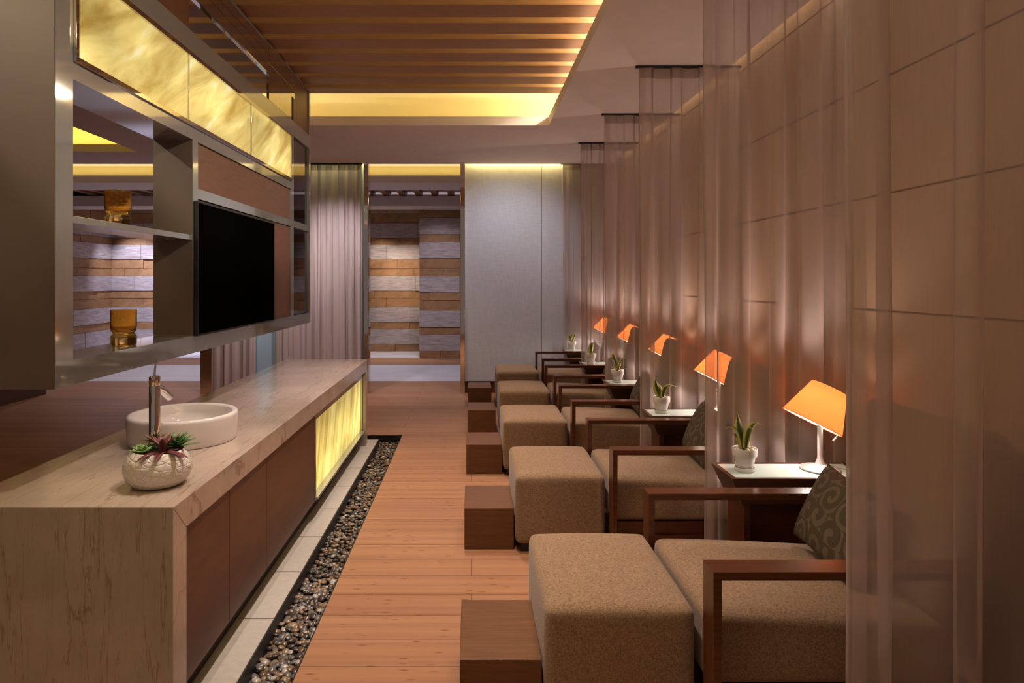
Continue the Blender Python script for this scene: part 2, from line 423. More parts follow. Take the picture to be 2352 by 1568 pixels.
def strap(bm, pts, w, uvl, side=Vector((1, 0, 0)), cup=.25, mi=0, wf=None):
    """a leaf: pts is its spine"""
    pts = [Vector(p) for p in pts]; n = len(pts); rows = []
    for i, p in enumerate(pts):
        d = (pts[min(i+1, n-1)]-pts[max(i-1, 0)]).normalized()
        u = d.cross(side); u = u.normalized() if u.length > 1e-4 else Vector((0, 0, 1)); s = u.cross(d).normalized()
        t = i/(n-1); ww = w*(wf(t) if wf else math.sin(math.pi*(.16+.84*t))**.75)
        ww = max(ww, w*.03)
        rows.append([(bm.verts.new(p-s*ww/2+u*cup*ww/2), 0, t), (bm.verts.new(p), .5, t), (bm.verts.new(p+s*ww/2+u*cup*ww/2), 1, t)])
    for a, b in zip(rows, rows[1:]):
        for k in (0, 1):
            q = (a[k], a[k+1], b[k+1], b[k]); f = bm.faces.new([x[0] for x in q]); f.material_index = mi; f.smooth = True
            for lp, x in zip(f.loops, q): lp[uvl].uv = (x[1], x[2])
def thing(name, label, cat, loc=(0, 0, 0), rz=0, group=None):
    o = D.objects.new(name, None); COL.objects.link(o); o.empty_display_size = .05
    o.location = loc; o.rotation_euler = (0, 0, rz); tag(o, label, cat, group); return o
def tag(o, label, cat, group=None, kind=None):
    o['label'] = label; o['category'] = cat
    if group: o['group'] = group
    if kind: o['kind'] = kind
    return o
def dup(root, loc, label, rz=None):
    def cp(o, par):
        c = o.copy(); COL.objects.link(c); c.parent = par
        for ch in [x for x in D.objects if x.parent == o and x is not c]: cp(ch, c)
        return c
    r = root.copy(); COL.objects.link(r); r.location = loc; r['label'] = label
    if rz is not None: r.rotation_euler = (0, 0, rz)
    for ch in [x for x in D.objects if x.parent == root]: cp(ch, r)
    return r
def struct(name, boxes, mat):
    bm = bmesh.new()
    for b in boxes: bx(bm, *b)
    return obj(name, bm, mat, None, None, 'structure')

# ------------------------------------------------------------------ room shell
ZC = 3.035
KX0, KX1, PX1 = -1.04, -.877, -.667      # kerb inner / outer, trench right side
PY1 = 6.32
struct('floor', [(PX1, 2.0, -1.0, 9.70, -.14, 0), (-5.6, KX0, -1.0, 6.12, -.14, 0), (-7.8, PX1, PY1, 9.70, -.14, 0),
                 (-5.6, -1.80, 6.12, PY1, -.14, 0), (-7.8, 2.0, 11.54, 12.57, -.14, 0)], M['floor'])
struct('floor', [(-7.8, 2.0, 9.70, 11.54, -.14, .001), (-7.8, 2.0, 12.57, 14.0, -.14, .001)], M['stone_white'])
struct('floor', [(-1.80, PX1, .8, PY1, -.16, -.13)], M['dark'])
# kerb tiles, laid with open joints
ks = []; y = 6.15
while y > 1.0:
    ks.append((KX0, KX1, y-.463, y-.0, -.13, 0)) if y == 6.15 else ks.append((KX0, KX1, y-.463, y-.003, -.13, 0))
    y -= .465
struct('trim_1', [(a, b, max(c, .9), d, e, f) for a, b, c, d, e, f in ks], M['kerb'])
struct('trim_2', [(KX1, KX1+.006, .9, 6.156, -.13, -.004), (PX1-.006, PX1, .9, PY1, -.13, -.001), (-1.80, PX1, PY1-.006, PY1, -.13, -.001)], M['dark'])
# ceiling: soffits around two trays, beams above
struct('ceiling', [
    (.766, 1.86, -1.0, 8.63, ZC, ZC+.04), (-2.9, .766, 6.49, 8.63, ZC, ZC+.04), (-3.99, -2.9, -1.0, 8.63, ZC, ZC+.04),
    (-7.8, -3.99, 7.81, 8.63, ZC, ZC+.04), (-7.8, -5.4, -1.0, 7.81, ZC, ZC+.04),
    (.766, .79, -1.0, 6.514, ZC+.04, 3.125), (-2.9, .766, 6.49, 6.514, ZC+.04, 3.125), (-2.924, -2.9, -1.0, 6.514, ZC+.04, 3.125),
    (-3.99, -3.966, -1.0, 7.81, ZC+.04, 3.125), (-5.4, -3.966, 7.81, 7.834, ZC+.04, 3.125)], M['ceil'])
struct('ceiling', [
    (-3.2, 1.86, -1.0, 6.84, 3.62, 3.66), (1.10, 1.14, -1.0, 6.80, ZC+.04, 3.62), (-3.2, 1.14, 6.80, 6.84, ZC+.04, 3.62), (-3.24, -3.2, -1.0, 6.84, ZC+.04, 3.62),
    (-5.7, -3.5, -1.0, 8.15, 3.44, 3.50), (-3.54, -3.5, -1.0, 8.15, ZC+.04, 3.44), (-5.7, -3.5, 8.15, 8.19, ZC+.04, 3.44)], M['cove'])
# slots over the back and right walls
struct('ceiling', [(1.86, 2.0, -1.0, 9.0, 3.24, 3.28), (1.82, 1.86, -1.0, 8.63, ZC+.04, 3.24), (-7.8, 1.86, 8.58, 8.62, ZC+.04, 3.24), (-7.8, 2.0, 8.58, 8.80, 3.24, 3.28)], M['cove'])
# corridor ceiling
struct('ceiling', [(-7.8, 2.0, 8.80, 14.0, 3.32, 3.36), (-7.8, 2.0, 10.30, 11.17, ZC, ZC+.04), (-7.8, 2.0, 10.30, 10.32, ZC+.04, 3.15),
                   (-7.8, 2.0, 11.90, 12.50, 2.849, 3.03), (-7.8, 2.0, 12.5, 14.0, 2.99, 3.03), (-7.8, 2.0, 11.17, 13.4, 3.15, 3.19)], M['ceil'])
struct('ceiling', [(-1.46, -1.42, -1.0, 6.2, 3.361, 3.40), (.30, .34, -1.0, 6.2, 3.361, 3.40)]+[(x, x+.02, y, y+.02, 3.40, 3.62) for x in (-1.45, .31) for y in (0, 1.5, 3, 4.5, 6)], M['dark'])
struct('ceiling', [(-7.8, 2.0, 10.52, 10.56, 3.07, 3.32)], M['cove'])
# walls
jz = [0, .25, .80, 1.354, 1.907, 2.457, 3.007, 3.24]
bm = bmesh.new()
for a, b in zip(jz, jz[1:]): bx(bm, 1.952, 2.0, -1.0, 8.8, a+.005, b-.005)
bx(bm, 1.970, 1.99, -1.0, 8.8, 0, 3.24)
obj('wall_right', bm, M['wall_tan'], None, None, 'structure')
struct('wall_back', [(-.087, .930, 8.69, 8.80, .156, 3.24), (.936, 1.95, 8.69, 8.80, .156, 3.24)], M['wall_grey'])
struct('wall_back', [(-3.44, -1.42, 8.72, 8.80, .156, 3.24)], M['blue_lit_panel'])
struct('baseboard_back', [(-.087, 1.95, 8.71, 8.80, 0, .156), (-3.44, -1.42, 8.74, 8.80, 0, .156)], M['wood_door'])
struct('wall_left', [(-5.7, -5.6, -1.0, 8.60, 0, 3.5)], M['wood_wall'])
# stone block walls: rows cut from the pattern of the photo (t tan, g grey, p pale)
rowsA = [(352, 380, 'p'), (380, 443, 't'), (443, 541, 'g'), (541, 587, 't'), (587, 685, 'g'), (685, 745, 't'), (745, 796, 't'), (796, 893, 'g'), (893, 943, 't'), (943, 1003, 't'), (1003, 1102, 'g'), (1102, 1150, 't'), (1150, 1248, 'g'), (1248, 1297, 't')]
rowsB = [(352, 408, 't'), (408, 517, 'g'), (517, 569, 't'), (569, 677, 'g'), (677, 743, 't'), (743, 798, 't'), (798, 904, 'g'), (904, 957, 't'), (957, 1025, 't'), (1025, 1135, 'g'), (1135, 1187, 't'), (1187, 1295, 'g'), (1295, 1345, 't')]
def rowz(rows, Y):
    out = []
    for a, b, k in rows:
        f = lambda q: 1.5-(360+q/2.904-643)*Y/1500
        out.append((max(f(b), 0), f(a), k))
    return out
def stone_wall(name, rows, x0, x1, y, thick=.2, along='x', L=1.05):
    bm = bmesh.new(); rr = random.Random(3)
    for z0, z1, k in rows:
        mi = {'g': 0, 't': 1, 'p': 2}[k]
        x = x0-rr.random()*L
        while x < x1:
            w = L*(.5+rr.random()); a, b = max(x, x0), min(x+w, x1); x += w
            if b-a < .02: continue
            off = rr.uniform(0, .022) + (.012 if k == 'g' else 0)
            if along == 'x': bx(bm, a+.0015, b-.0015, y-off, y+thick, z0+.002, z1-.002, mi, .004)
            else: bx(bm, y-thick, y+off, a+.0015, b-.0015, z0+.002, z1-.002, mi, .004)
    return obj(name, bm, [M['st_grey'], M['st_tan'], M['st_pale']], None, None, 'structure')
rA = rowz(rowsA, 13.75); rA[0] = (rA[0][0], 3.0, 'p')
rB = rowz(rowsB, 12.55); rB[0] = (rB[0][0], 2.849, 't')
stone_wall('wall_back', rA, -7.58, -1.0, 13.75)
stone_wall('wall_back', rB, -1.0, 2.0, 12.55)
rL = [(z0, z1, {'g': 'g', 't': 't', 'p': 't'}[k]) for z0, z1, k in rowz(rowsA, 13.75)]; rL[0] = (rL[0][0], 3.0, 't')
stone_wall('wall_left', rL, 8.8, 13.95, -7.58, along='y')
struct('wall_left', [(-7.9, -7.8, 8.5, 14.0, 0, 3.4)], M['wood_wall'])
struct('wall_right', [(2.0, 2.1, 8.8, 14.0, 0, 3.4)], M['wall_grey'])
# mirror posts
for x0, x1, lab in ((-.148, -.087, 'slim mirror-clad post at the right edge of the doorway'), (-1.425, -1.362, 'slim mirror-clad post between the mauve drape and the doorway'),
                    (-3.59, -3.445, 'mirror-clad post left of the pink drape, under the wall unit')):
    bm = bmesh.new(); bx(bm, x0, x1, 8.64, 8.80, 0, 3.24 if x0 > -3 else 3.24, bev=.003)
    tag(obj('mirror_post', bm, M['mirror_post'], None, 30), lab, 'post', 'mirror posts on the back wall line')

# ------------------------------------------------------------------ ceiling beams
ordw = ['first', 'second', 'third', 'fourth', 'fifth', 'sixth', 'seventh', 'eighth', 'ninth', 'tenth', 'eleventh', 'twelfth', 'thirteenth', 'fourteenth', 'fifteenth', 'sixteenth', 'seventeenth', 'eighteenth', 'nineteenth', 'twentieth']
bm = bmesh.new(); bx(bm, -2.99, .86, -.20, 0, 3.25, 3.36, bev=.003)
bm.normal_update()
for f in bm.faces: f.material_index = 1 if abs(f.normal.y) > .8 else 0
b0 = obj('ceiling_beam', bm, [M['beam'], M['beam_lit_side']], None, 30); b0.location = (0, 6.129, 0)
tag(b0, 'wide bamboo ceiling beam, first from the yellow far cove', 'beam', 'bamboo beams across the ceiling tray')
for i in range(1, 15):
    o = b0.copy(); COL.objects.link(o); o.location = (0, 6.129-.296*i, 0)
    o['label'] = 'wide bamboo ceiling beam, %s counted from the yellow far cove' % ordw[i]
bm = bmesh.new(); bx(bm, -.055, .055, 11.18, 12.30, 3.055, 3.149, bev=.003)
c0 = obj('corridor_beam', bm, M['beam'], None, 30)
tag(c0, 'short wooden corridor ceiling beam above the doorway', 'beam', 'short beams in the corridor ceiling')
xs = [-1.86+.297*i for i in range(7)]; c0.location = (xs[0], 0, .0); c0['label'] = 'short corridor ceiling beam, first from the left over the doorway'
for i, x in enumerate(xs[1:6]):
    o = c0.copy(); COL.objects.link(o); o.location = (x, 0, 0); o['label'] = 'short corridor ceiling beam, %s from the left over the doorway' % ordw[i+1]
for i in range(6):
    o = c0.copy(); COL.objects.link(o); o.location = (-6.9+.297*i, 0, 0); o['label'] = 'short corridor ceiling beam, %s from the left, seen through the wall unit' % ordw[i]
    o['group'] = 'short beams seen through the wall unit'

# ------------------------------------------------------------------ counter
CX0, CX1, CY0, CY1, CZ = -1.70, -.956, 2.092, 6.0, .772
t = thing('stone_counter', 'long beige veined marble counter with waterfall ends along the pebble strip', 'counter', (-1.33, 4.05, 0))
def loc(b, o): return (b[0]-o[0], b[1]-o[0], b[2]-o[1], b[3]-o[1], b[4]-o[2], b[5]-o[2])
O = (-1.33, 4.05, 0)
def prof(name, pts, mat, par):       # a slab with mitred ends: outline in y, z
    bm = bmesh.new(); e = .0006
    f0 = [bm.verts.new((CX0-O[0], y-O[1], z)) for y, z in pts]; f1 = [bm.verts.new((CX1-O[0], y-O[1], z)) for y, z in pts]
    n = len(pts); bm.faces.new(f0); bm.faces.new(f1[::-1])
    for i in range(n): bm.faces.new((f0[i], f1[i], f1[(i+1) % n], f0[(i+1) % n]))
    bmesh.ops.bevel(bm, geom=bm.edges[:], offset=.0012, segments=1, affect='EDGES')
    return obj(name, bm, mat, par)
prof('countertop', [(CY0, CZ), (4.90, CZ), (4.90, CZ-.10), (CY0+.10, CZ-.10)], M['marble'], t)
prof('countertop', [(4.901, CZ), (CY1, CZ), (CY1-.10, CZ-.10), (4.901, CZ-.10)], M['marble'], t)
prof('end_panel', [(CY0, 0), (CY0, CZ-.001), (CY0+.0995, CZ-.1005), (CY0+.0995, 0)], M['marble'], t)
prof('end_panel', [(CY1, 0), (CY1, CZ-.001), (CY1-.0995, CZ-.1005), (CY1-.0995, 0)], M['marble'], t)
# cabinet below with three flat doors
O = (-1.33, 3.1, 0)
t = thing('vanity_cabinet', 'walnut cabinet with flat handleless doors under the marble counter', 'cabinet', O)
box('body', loc((-1.66, -.992, 2.197, 4.03, .13, .670), O), M['wood_dark'], t)
box('plinth', loc((-1.62, -1.043, 2.197, 5.894, .0, .128), O), M['dark'], t)
dm = D.meshes.new('x')
for a, b in ((2.199, 2.617), (2.620, 3.089), (3.092, 4.028)):
    box('door', loc((-.990, -.970, a, b, .132, .662), O), M['wood_door'], t, .0015)
O = (-1.2, 4.96, .128)
t = thing('onyx_light_panel', 'glowing yellow backlit onyx panel in steel frame under the counter end', 'light panel', O)
box('onyx_panel', loc((-1.02, -1.000, 4.075, 5.880, .150, .622), O), M['onyx_low'], t, .001)
bm = bmesh.new()
for b in ((-1.02, -.968, 4.035, 4.07, .13, .668), (-1.02, -.985, 5.882, 5.895, .13, .668), (-1.02, -.958, 4.07, 5.882, .13, .146), (-1.02, -.975, 4.07, 5.882, .626, .668)):
    bx(bm, *loc(b, O), bev=.001)
obj('steel_frame', bm, M['steel'], t, 30)
box('light_box', loc((-1.60, -1.022, 4.04, 5.89, .13, .668), O), M['dark'], t)

# ------------------------------------------------------------------ sink, faucet, succulents
t = thing('vessel_sink', 'round white ceramic vessel sink on the marble counter', 'sink', (-1.318, 2.99, CZ))
bm = bmesh.new(); r = .236
lathe(bm, [(0, .002), (r-.03, .0), (r-.008, .002), (r-.004, .012), (r, .11), (r-.001, .118), (r-.005, .124), (r-.014, .1262), (r-.024, .124), (r-.030, .117), (r-.036, .09), (r-.06, .045), (r-.12, .022), (.03, .018), (0, .018)], 72)
basin = obj('basin', bm, M['sink'], t, 50)
bm = bmesh.new(); lathe(bm, [(0, .0190), (.024, .0190), (.024, .021), (.016, .022), (0, .0215)], 24); obj('drain', bm, M['chrome'], basin, 40)
t = thing('faucet', 'tall slim chrome faucet with pin lever beside the vessel sink', 'faucet', (-1.298, 2.675, CZ))
bm = bmesh.new(); lathe(bm, [(0, 0), (.028, 0), (.028, .004), (.0215, .006), (.0215, .292), (.020, .294), (.020, .297), (.0215, .299), (.0215, .332), (.018, .335), (0, .335)], 32)
tap = obj('column', bm, M['chrome'], t, 40)
bm = bmesh.new(); tube(bm, [(0, .015, .288), (.003, .06, .268), (.006, .120, .228)], [.016, .017, .0165], 20); obj('spout', bm, M['chrome'], t, 40)
bm = bmesh.new(); tube(bm, [(0, 0, .333), (.001, 0, .36), (.006, 0, .405)], [.0045, .004, .0032], 10); obj('lever', bm, M['chrome'], tap, 40)

t = thing('succulent_planter', 'cobbled white ceramic bowl of succulents standing on the marble counter', 'planter', (-1.118, 2.33, CZ))
bm = bmesh.new()
lathe(bm, [(0, 0), (.065, .0), (.085, .006), (.104, .026), (.1145, .055), (.113, .080), (.102, .106), (.088, .122), (.083, .126), (.079, .122), (.082, .112), (.090, .09), (0, .088)], 64)
for v in bm.verts:
    v.co.z += .10*max(0, v.co.z-.05)*(-v.co.x)*4
obj('bowl', bm, M['cobble'], t, 60)
bm = bmesh.new(); lathe(bm, [(0, .101), (.084, .100), (.05, .106), (0, .108)], 24); obj('soil', bm, M['soil'], t)
def rosette(name, mat, c, n, L, w, rise, layers=3, curl=.3, parent=None, thick=.3, seed=1):
    rr = random.Random(seed); bm = bmesh.new(); uv = bm.loops.layers.uv.new('UVMap')
    for k in range(n):
        f = k/n; lay = int(f*layers); a = k*2.39996+rr.uniform(-.15, .15)
        L_ = L*1.28; el = rise+(1.25-rise)*(lay/max(1, layers-1))*.9 + rr.uniform(-.08, .08); l = L_*(1-.35*lay/layers)*rr.uniform(.85, 1.1)
        pts = []; p = Vector(c)
        for i in range(7):
            e = el-curl*(i/6)
            d = Vector((math.cos(a)*math.cos(e), math.sin(a)*math.cos(e), math.sin(e)))
            pts.append(p.copy()); p = p+d*l/6
        strap(bm, pts, w*1.15, uv, Vector((-math.sin(a), math.cos(a), 0)), thick)
    o = obj(name, bm, mat, parent)
    m = o.modifiers.new('thickness', 'SOLIDIFY'); m.thickness = .0022; m.offset = 0
    return o
rosette('succulent', M['succ_green'], (-.048, -.028, .115), 22, .036, .017, .35, 3, -.2, t, .5, 1)
rosette('succulent', M['succ_olive'], (-.035, .050, .135), 26, .042, .013, .3, 3, .2, t, .3, 2)
rosette('succulent', M['succ_deep'], (.045, .040, .118), 40, .062, .012, .35, 4, .25, t, .4, 3)
rosette('succulent', M['succ_deep'], (.002, .030, .118), 20, .040, .014, .4, 3, .2, t, .4, 5)
rosette('succulent', M['succ_purple'], (.030, -.030, .118), 15, .080, .019, .18, 2, .65, t, .35, 4)
bm = bmesh.new(); rr = random.Random(5)
for x, y in ((-.068, -.045), (-.055, -.062), (-.02, -.066), (-.002, -.07), (.016, -.068), (-.075, -.02), (.0, .0)):
    g = bmesh.ops.create_icosphere(bm, subdivisions=2, radius=.0105); mtx = Matrix.Translation((x, y, .112)) @ Matrix.Diagonal((1.1, .9, .8, 1)); bmesh.ops.transform(bm, matrix=mtx, verts=g['verts'])
obj('white_pebbles', bm, M['white_peb'], t, 180)

# ------------------------------------------------------------------ hanging wall unit
UX, UB = -1.48, -1.69
O = (-1.585, 4.16, 1.112)
t = thing('display_wall_unit', 'floating display and media unit of polished steel, veneer and glowing onyx over the counter', 'shelf unit', O)
bm = bmesh.new()
Y0, Y1 = 2.32, 6.0; Z0, Z1 = 1.112, 3.233
for b in ((UB, UX, Y0, Y1, Z0, 1.204), (UB, UX, Y0+.001, 2.426, 1.204, Z1), (UB, UX, 3.470, 3.535, 1.204, 2.246), (UB, UX, 2.426, 5.44, 2.246, 2.312),
          (UB, UX, 2.426, Y1, 2.70, 2.818), (UB, UX, 5.35, 5.44, 1.204, 2.70), (UB, UX, 5.95, Y1, 1.204, Z1), (UB, UX, 3.535, 5.95, 1.940, 1.995), (UB, UX, 2.426, 5.95, 3.22, Z1)):
    j_ = len(bm.faces)*.00001; bx(bm, *loc((b[0]+j_, b[1]-j_, b[2]+j_, b[3]-j_, b[4]+j_*.5, b[5]-j_*.5), O))
obj('steel_frame', bm, M['steel'], t, 30)
box('end_panel', loc((UB, UX-.0015, Y0-.004, Y0, Z0, Z1), O), M['mat'], t)
box('divider_panel', loc((UB+.002, UX-.001, 3.464, 3.4695, 1.206, 1.712), O), M['mat'], t)
box('divider_panel', loc((UB+.002, UX-.001, 3.464, 3.4695, 1.7400, 2.244), O), M['mat'], t)
box('shelf', loc((UB+.004, UX-.0005, 2.4265, 3.4635, 1.712, 1.739), O), M['steel'], t, .001)
# veneer panels
for b in ((-1.66, -1.492, 3.536, 5.349, 1.996, 2.245), (-1.66, -1.492, 3.536, 5.349, 1.205, 1.939), (-1.66, -1.492, 2.427, 3.45, 2.819, 3.219), (-1.66, -1.492, 5.47, 5.949, 2.819, 3.219)):
    box('veneer_panel', loc(b, O), M['wood_panel'], t, .001)
for b in ((-1.66, -1.50, 5.441, 5.949, 1.206, 1.939), (-1.66, -1.50, 5.441, 5.949, 1.996, 2.699)):
    box('smoked_mirror', loc(b, O), M['mirror_dark'], t, .001)
# mirror tiles of the upper band and of the column at its end
bm = bmesh.new()
for a, b in ((3.016, 3.085), (3.087, 3.152), (3.154, 3.219)):
    for j in range(6):
        y0 = 3.50+j*.33; bx(bm, *loc((-1.52, -1.484, y0, y0+.328, a, b), O), bev=.001)
for j in range(2):
    for a, b in ((2.82, 3.085), (3.087, 3.219)):
        y0 = 4.78+.30*j; bx(bm, *loc((-1.50, -1.482, y0+.702*0, y0+.298, a, b), O), bev=.001)
for v in bm.verts: pass
obj('mirror_tiles', bm, M['mirror'], t, 30)
for (a, b) in ((2.447, 3.402), (3.410, 4.366), (4.374, 5.330)):
    box('onyx_panel', loc((-1.60, -1.478, a, b, 2.334, 2.674), O), M['onyx_top'], t, .001)
bm = bmesh.new()
for b in ((-1.60, -1.468, 2.427, 5.35, 2.312, 2.333), (-1.60, -1.468, 2.427, 5.35, 2.675, 2.699), (-1.60, -1.468, 2.427, 2.446, 2.333, 2.675), (-1.60, -1.468, 5.331, 5.35, 2.333, 2.675), (-1.60, -1.472, 3.403, 3.409, 2.333, 2.675), (-1.60, -1.472, 4.367, 4.373, 2.333, 2.675)):
    bx(bm, *loc(b, O), bev=.001)
obj('onyx_frame', bm, M['mirror'], t, 30)
# slender hangers fix the unit to the ceiling
bm = bmesh.new()
for y in (2.5, 4.1, 5.9): bx(bm, *loc((-1.60, -1.56, y, y+.03, Z1, 3.44), O))
obj('ceiling_bracket', bm, M['dark'], t)

t = thing('television', 'black flat screen television mounted on the steel wall unit', 'television', (-1.46, 4.15, 1.2))
O = (-1.46, 4.15, 1.2)
box('screen', loc((-1.4555, -1.453, 3.487, 4.818, 1.212, 1.912), O), M['screen'], t)
bm = bmesh.new(); bx(bm, *loc((-1.476, -1.456, 3.475, 4.830, 1.200, 1.924), O), bev=.002)
obj('casing', bm, M['dark'], t, 30)
bm = bmesh.new(); bx(bm, *loc((-1.4915, -1.477, 3.9, 4.4, 1.35, 1.75), O)); obj('wall_mount', bm, M['dark'], t)

vp = [(0, 0), (.050, 0), (.054, .006), (.054, .040), (.046, .050), (.043, .053), (.052, .064), (.0545, .085), (.0545, .160), (.0525, .1605), (.0515, .088), (.047, .070), (.030, .062), (0, .060)]
v0 = thing('glass_vase', 'amber glass vase on the bottom of the steel display niche', 'vase', (-1.585, 2.975, 1.205), 0, 'amber vases in the display niche')
bm = bmesh.new(); lathe(bm, vp, 40); obj('glass_body', bm, M['amber'], v0, 60)
dup(v0, (-1.585, 2.93, 1.740), 'amber glass vase on the upper shelf of the display niche')

# ------------------------------------------------------------------ seats and their neighbours
ORD = ['nearest', 'second nearest', 'middle', 'second farthest', 'farthest']
d = [0, 1.45, 2.86, 4.20, 5.53]; xo = [0, 0, 0, .03, .055]; dc = [0, 1.44, 2.83, 4.14, 5.42]
# step block
bm = bmesh.new(); bx(bm, -.138, .138, -.205, .205, 0, .228, bev=.003)
s0 = obj('step_block', bm, M['wood_block'], None, 30)
tag(s0, 'x', 'step', 'wooden step blocks beside the ottomans')
whr = ['cut by the photo bottom edge', 'behind the nearest one', 'third in the row', 'fourth in the row', 'near the grey wall']
for k in range(5):
    o = s0 if k == 0 else s0.copy()
    if k: COL.objects.link(o)
    o.location = (.098, 2.395+d[k], 0); o['label'] = '%s square wooden step block left of an ottoman, %s' % (ORD[k], whr[k])
# ottoman
o0 = thing('ottoman', 'x', 'ottoman', (.490, 2.465, 0), 0, 'tan ottomans in a row')
bm = bmesh.new(); cushion(bm, -.246, .246, -.328, .328, .045, .422, .028, .020, 18, .008); obj('cushion', bm, M['fabric'], o0, 180)
box('plinth', (-.215, .215, -.30, .30, 0, .05), M['dark'], o0)
# lounge chair
c0 = thing('lounge_chair', 'x', 'chair', (1.25, 2.425, 0), 0, 'lounge chairs with wooden arms')
bm = bmesh.new(); cushion(bm, -.488, .30, -.318, .318, .190, .425, .03, .022, 18, .006, .035); obj('seat', bm, M['fabric'], c0, 180)
bm = bmesh.new(); cushion(bm, -.06, .075, -.318, .318, .0, .66, .04, 0, 14, .01)
bmesh.ops.transform(bm, matrix=Matrix.Translation((.305, 0, .36)) @ Matrix.Rotation(R(13), 4, 'Y'), verts=bm.verts)
obj('backrest', bm, M['fabric'], c0, 180)
for s in (-1, 1):
    ya, yb = (-.412, -.322) if s < 0 else (.325, .412)
    bm = bmesh.new(); prof = [(-.504, 0), (-.504, .60), (.42, .60), (.42, 0), (.395, 0), (.395, .575), (-.479, .575), (-.479, 0)]
    f0 = [bm.verts.new((x, ya, z)) for x, z in prof]; f1 = [bm.verts.new((x, yb, z)) for x, z in prof]
    bm.faces.new(f0); bm.faces.new(f1[::-1])
    for i in range(8): bm.faces.new((f0[i], f1[i], f1[(i+1) % 8], f0[(i+1) % 8]))
    bmesh.ops.bevel(bm, geom=bm.edges[:], offset=.0015, segments=1, affect='EDGES')
    obj('armrest', bm, M['wood_arm'], c0, 30)
bm = bmesh.new(); bx(bm, -.455, .38, -.318, .318, .05, .188); bx(bm, -.478, .394, -.34, -.325+.003, .06, .12); obj('base_frame', bm, M['wood_dark'], c0)
# cushion
p0 = thing('scroll_cushion', 'x', 'cushion', (1.34, 2.50, .425), 0, 'scroll patterned cushions')
bm = bmesh.new(); uv = bm.loops.layers.uv.new('UVMap'); n = 22; G = {}
for s in (-1, 1):
    for i in range(n+1):
        for j in range(n+1):
            u, v = i/n*2-1, j/n*2-1; e = max(0, (1-u*u)*(1-v*v)); tk = .075*e**.42
            pin = 1-.07*(u*u*(1-v*v)+0) ; pin2 = 1-.07*(v*v*(1-u*u))
            edge = i in (0, n) or j in (0, n)
            key = (0 if edge else s, i, j)
            if key not in G: G[key] = bm.verts.new((s*tk, u*.235*(1-.06*(1-v*v)), v*.165*(1-.06*(1-u*u))+.165))
for s in (-1, 1):
    for i in range(n):
        for j in range(n):
            q = []
            for a, b in ((i, j), (i+1, j), (i+1, j+1), (i, j+1)):
                edge = a in (0, n) or b in (0, n); q.append((G[(0 if edge else s, a, b)], a/n, b/n*.7))
            if s < 0: q = q[::-1]
            f = bm.faces.new([x[0] for x in q])
            for lp, x in zip(f.loops, q): lp[uv].uv = (x[1], x[2])
bmesh.ops.transform(bm, matrix=Matrix.Rotation(R(24), 4, 'Y') @ Matrix.Rotation(R(4), 4, 'X'), verts=bm.verts)
obj('cushion_cover', bm, M['scroll'], p0, 180)
# side table
t0 = thing('side_table', 'x', 'table', (1.52, 3.11, 0), 0, 'glass topped side tables')
TZ = .594
bm = bmesh.new()
tw, td = .330, .135; bw, bd = .275, .108
def ring(w, dd, z): return [bm.verts.new((a*w, b*dd, z)) for a, b in ((-1, -1), (1, -1), (1, 1), (-1, 1))]
r1 = ring(tw, td, TZ); r0 = ring(bw, bd, TZ-.125); r2 = ring(tw-.022, td-.022, TZ); r3 = ring(tw-.022, td-.022, TZ-.010)
for i in range(4):
    j = (i+1) % 4
    bm.faces.new((r0[i], r0[j], r1[j], r1[i])); bm.faces.new((r1[i], r1[j], r2[j], r2[i])); bm.faces.new((r2[i], r2[j], r3[j], r3[i]))
bm.faces.new(r0[::-1]); bm.faces.new(r3)
obj('tray_top', bm, M['tray_rim'], t0)
box('glass_top', (-tw+.0225, tw-.0225, -td+.0225, td-.0225, TZ-.0095, TZ-.001), M['glass_green'], t0, .001)
bm = bmesh.new(); bx(bm, -.262, -.232, -.10, .10, 0, TZ-.126, bev=.002); bx(bm, .232, .262, -.10, .10, 0, TZ-.126, bev=.002); bx(bm, -.232, .232, -.04, .08, .05, TZ-.127)
obj('base', bm, M['wood_dark'], t0, 30)
# table lamp
l0 = thing('table_lamp', 'x', 'lamp', (1.668, 3.115, TZ), 0, 'table lamps with tilted orange shades')
bm = bmesh.new(); lathe(bm, [(0, 0), (.086, 0), (.089, .003), (.089, .007), (.086, .010), (.045, .016), (.022, .028), (.0135, .05), (.0125, .06), (0, .06)], 48); obj('lamp_base', bm, M['lamp_metal'], l0, 40)
bm = bmesh.new(); tube(bm, [(0, 0, .055), (0, 0, .255)], .0120, 20); obj('stem', bm, M['lamp_metal'], l0, 40)
bc = Vector((-.040, 0, .225)); T = R(27)
mt = Matrix.Translation(bc) @ Matrix.Rotation(T, 4, 'Y')
bm = bmesh.new(); lathe(bm, [(.139, 0), (.081, .186), (.0795, .186), (.1375, 0), (.139, 0)], 64); bmesh.ops.transform(bm, matrix=mt, verts=bm.verts); shade_o = obj('lamp_shade', bm, M['shade'], l0, 60)
bm = bmesh.new(); lathe(bm, [(0, .003), (.1355, .003), (.1345, .007), (0, .007)], 48); bmesh.ops.transform(bm, matrix=mt, verts=bm.verts); obj('diffuser', bm, M['glow'], shade_o, 40)
bm = bmesh.new(); lathe(bm, [(.050, .186), (.052, .189), (.012, .192), (.012, .188), (.050, .186)], 32)
for a in range(3):
    q = a*2.094; tube(bm, [(.048*math.cos(q), .048*math.sin(q), .188), (.079*math.cos(q), .079*math.sin(q), .183)], .002, 6)
tube(bm, [(0, 0, .188), (0, 0, .09)], .009, 10)
bmesh.ops.transform(bm, matrix=mt, verts=bm.verts); obj('shade_carrier', bm, M['lamp_metal'], shade_o, 40)
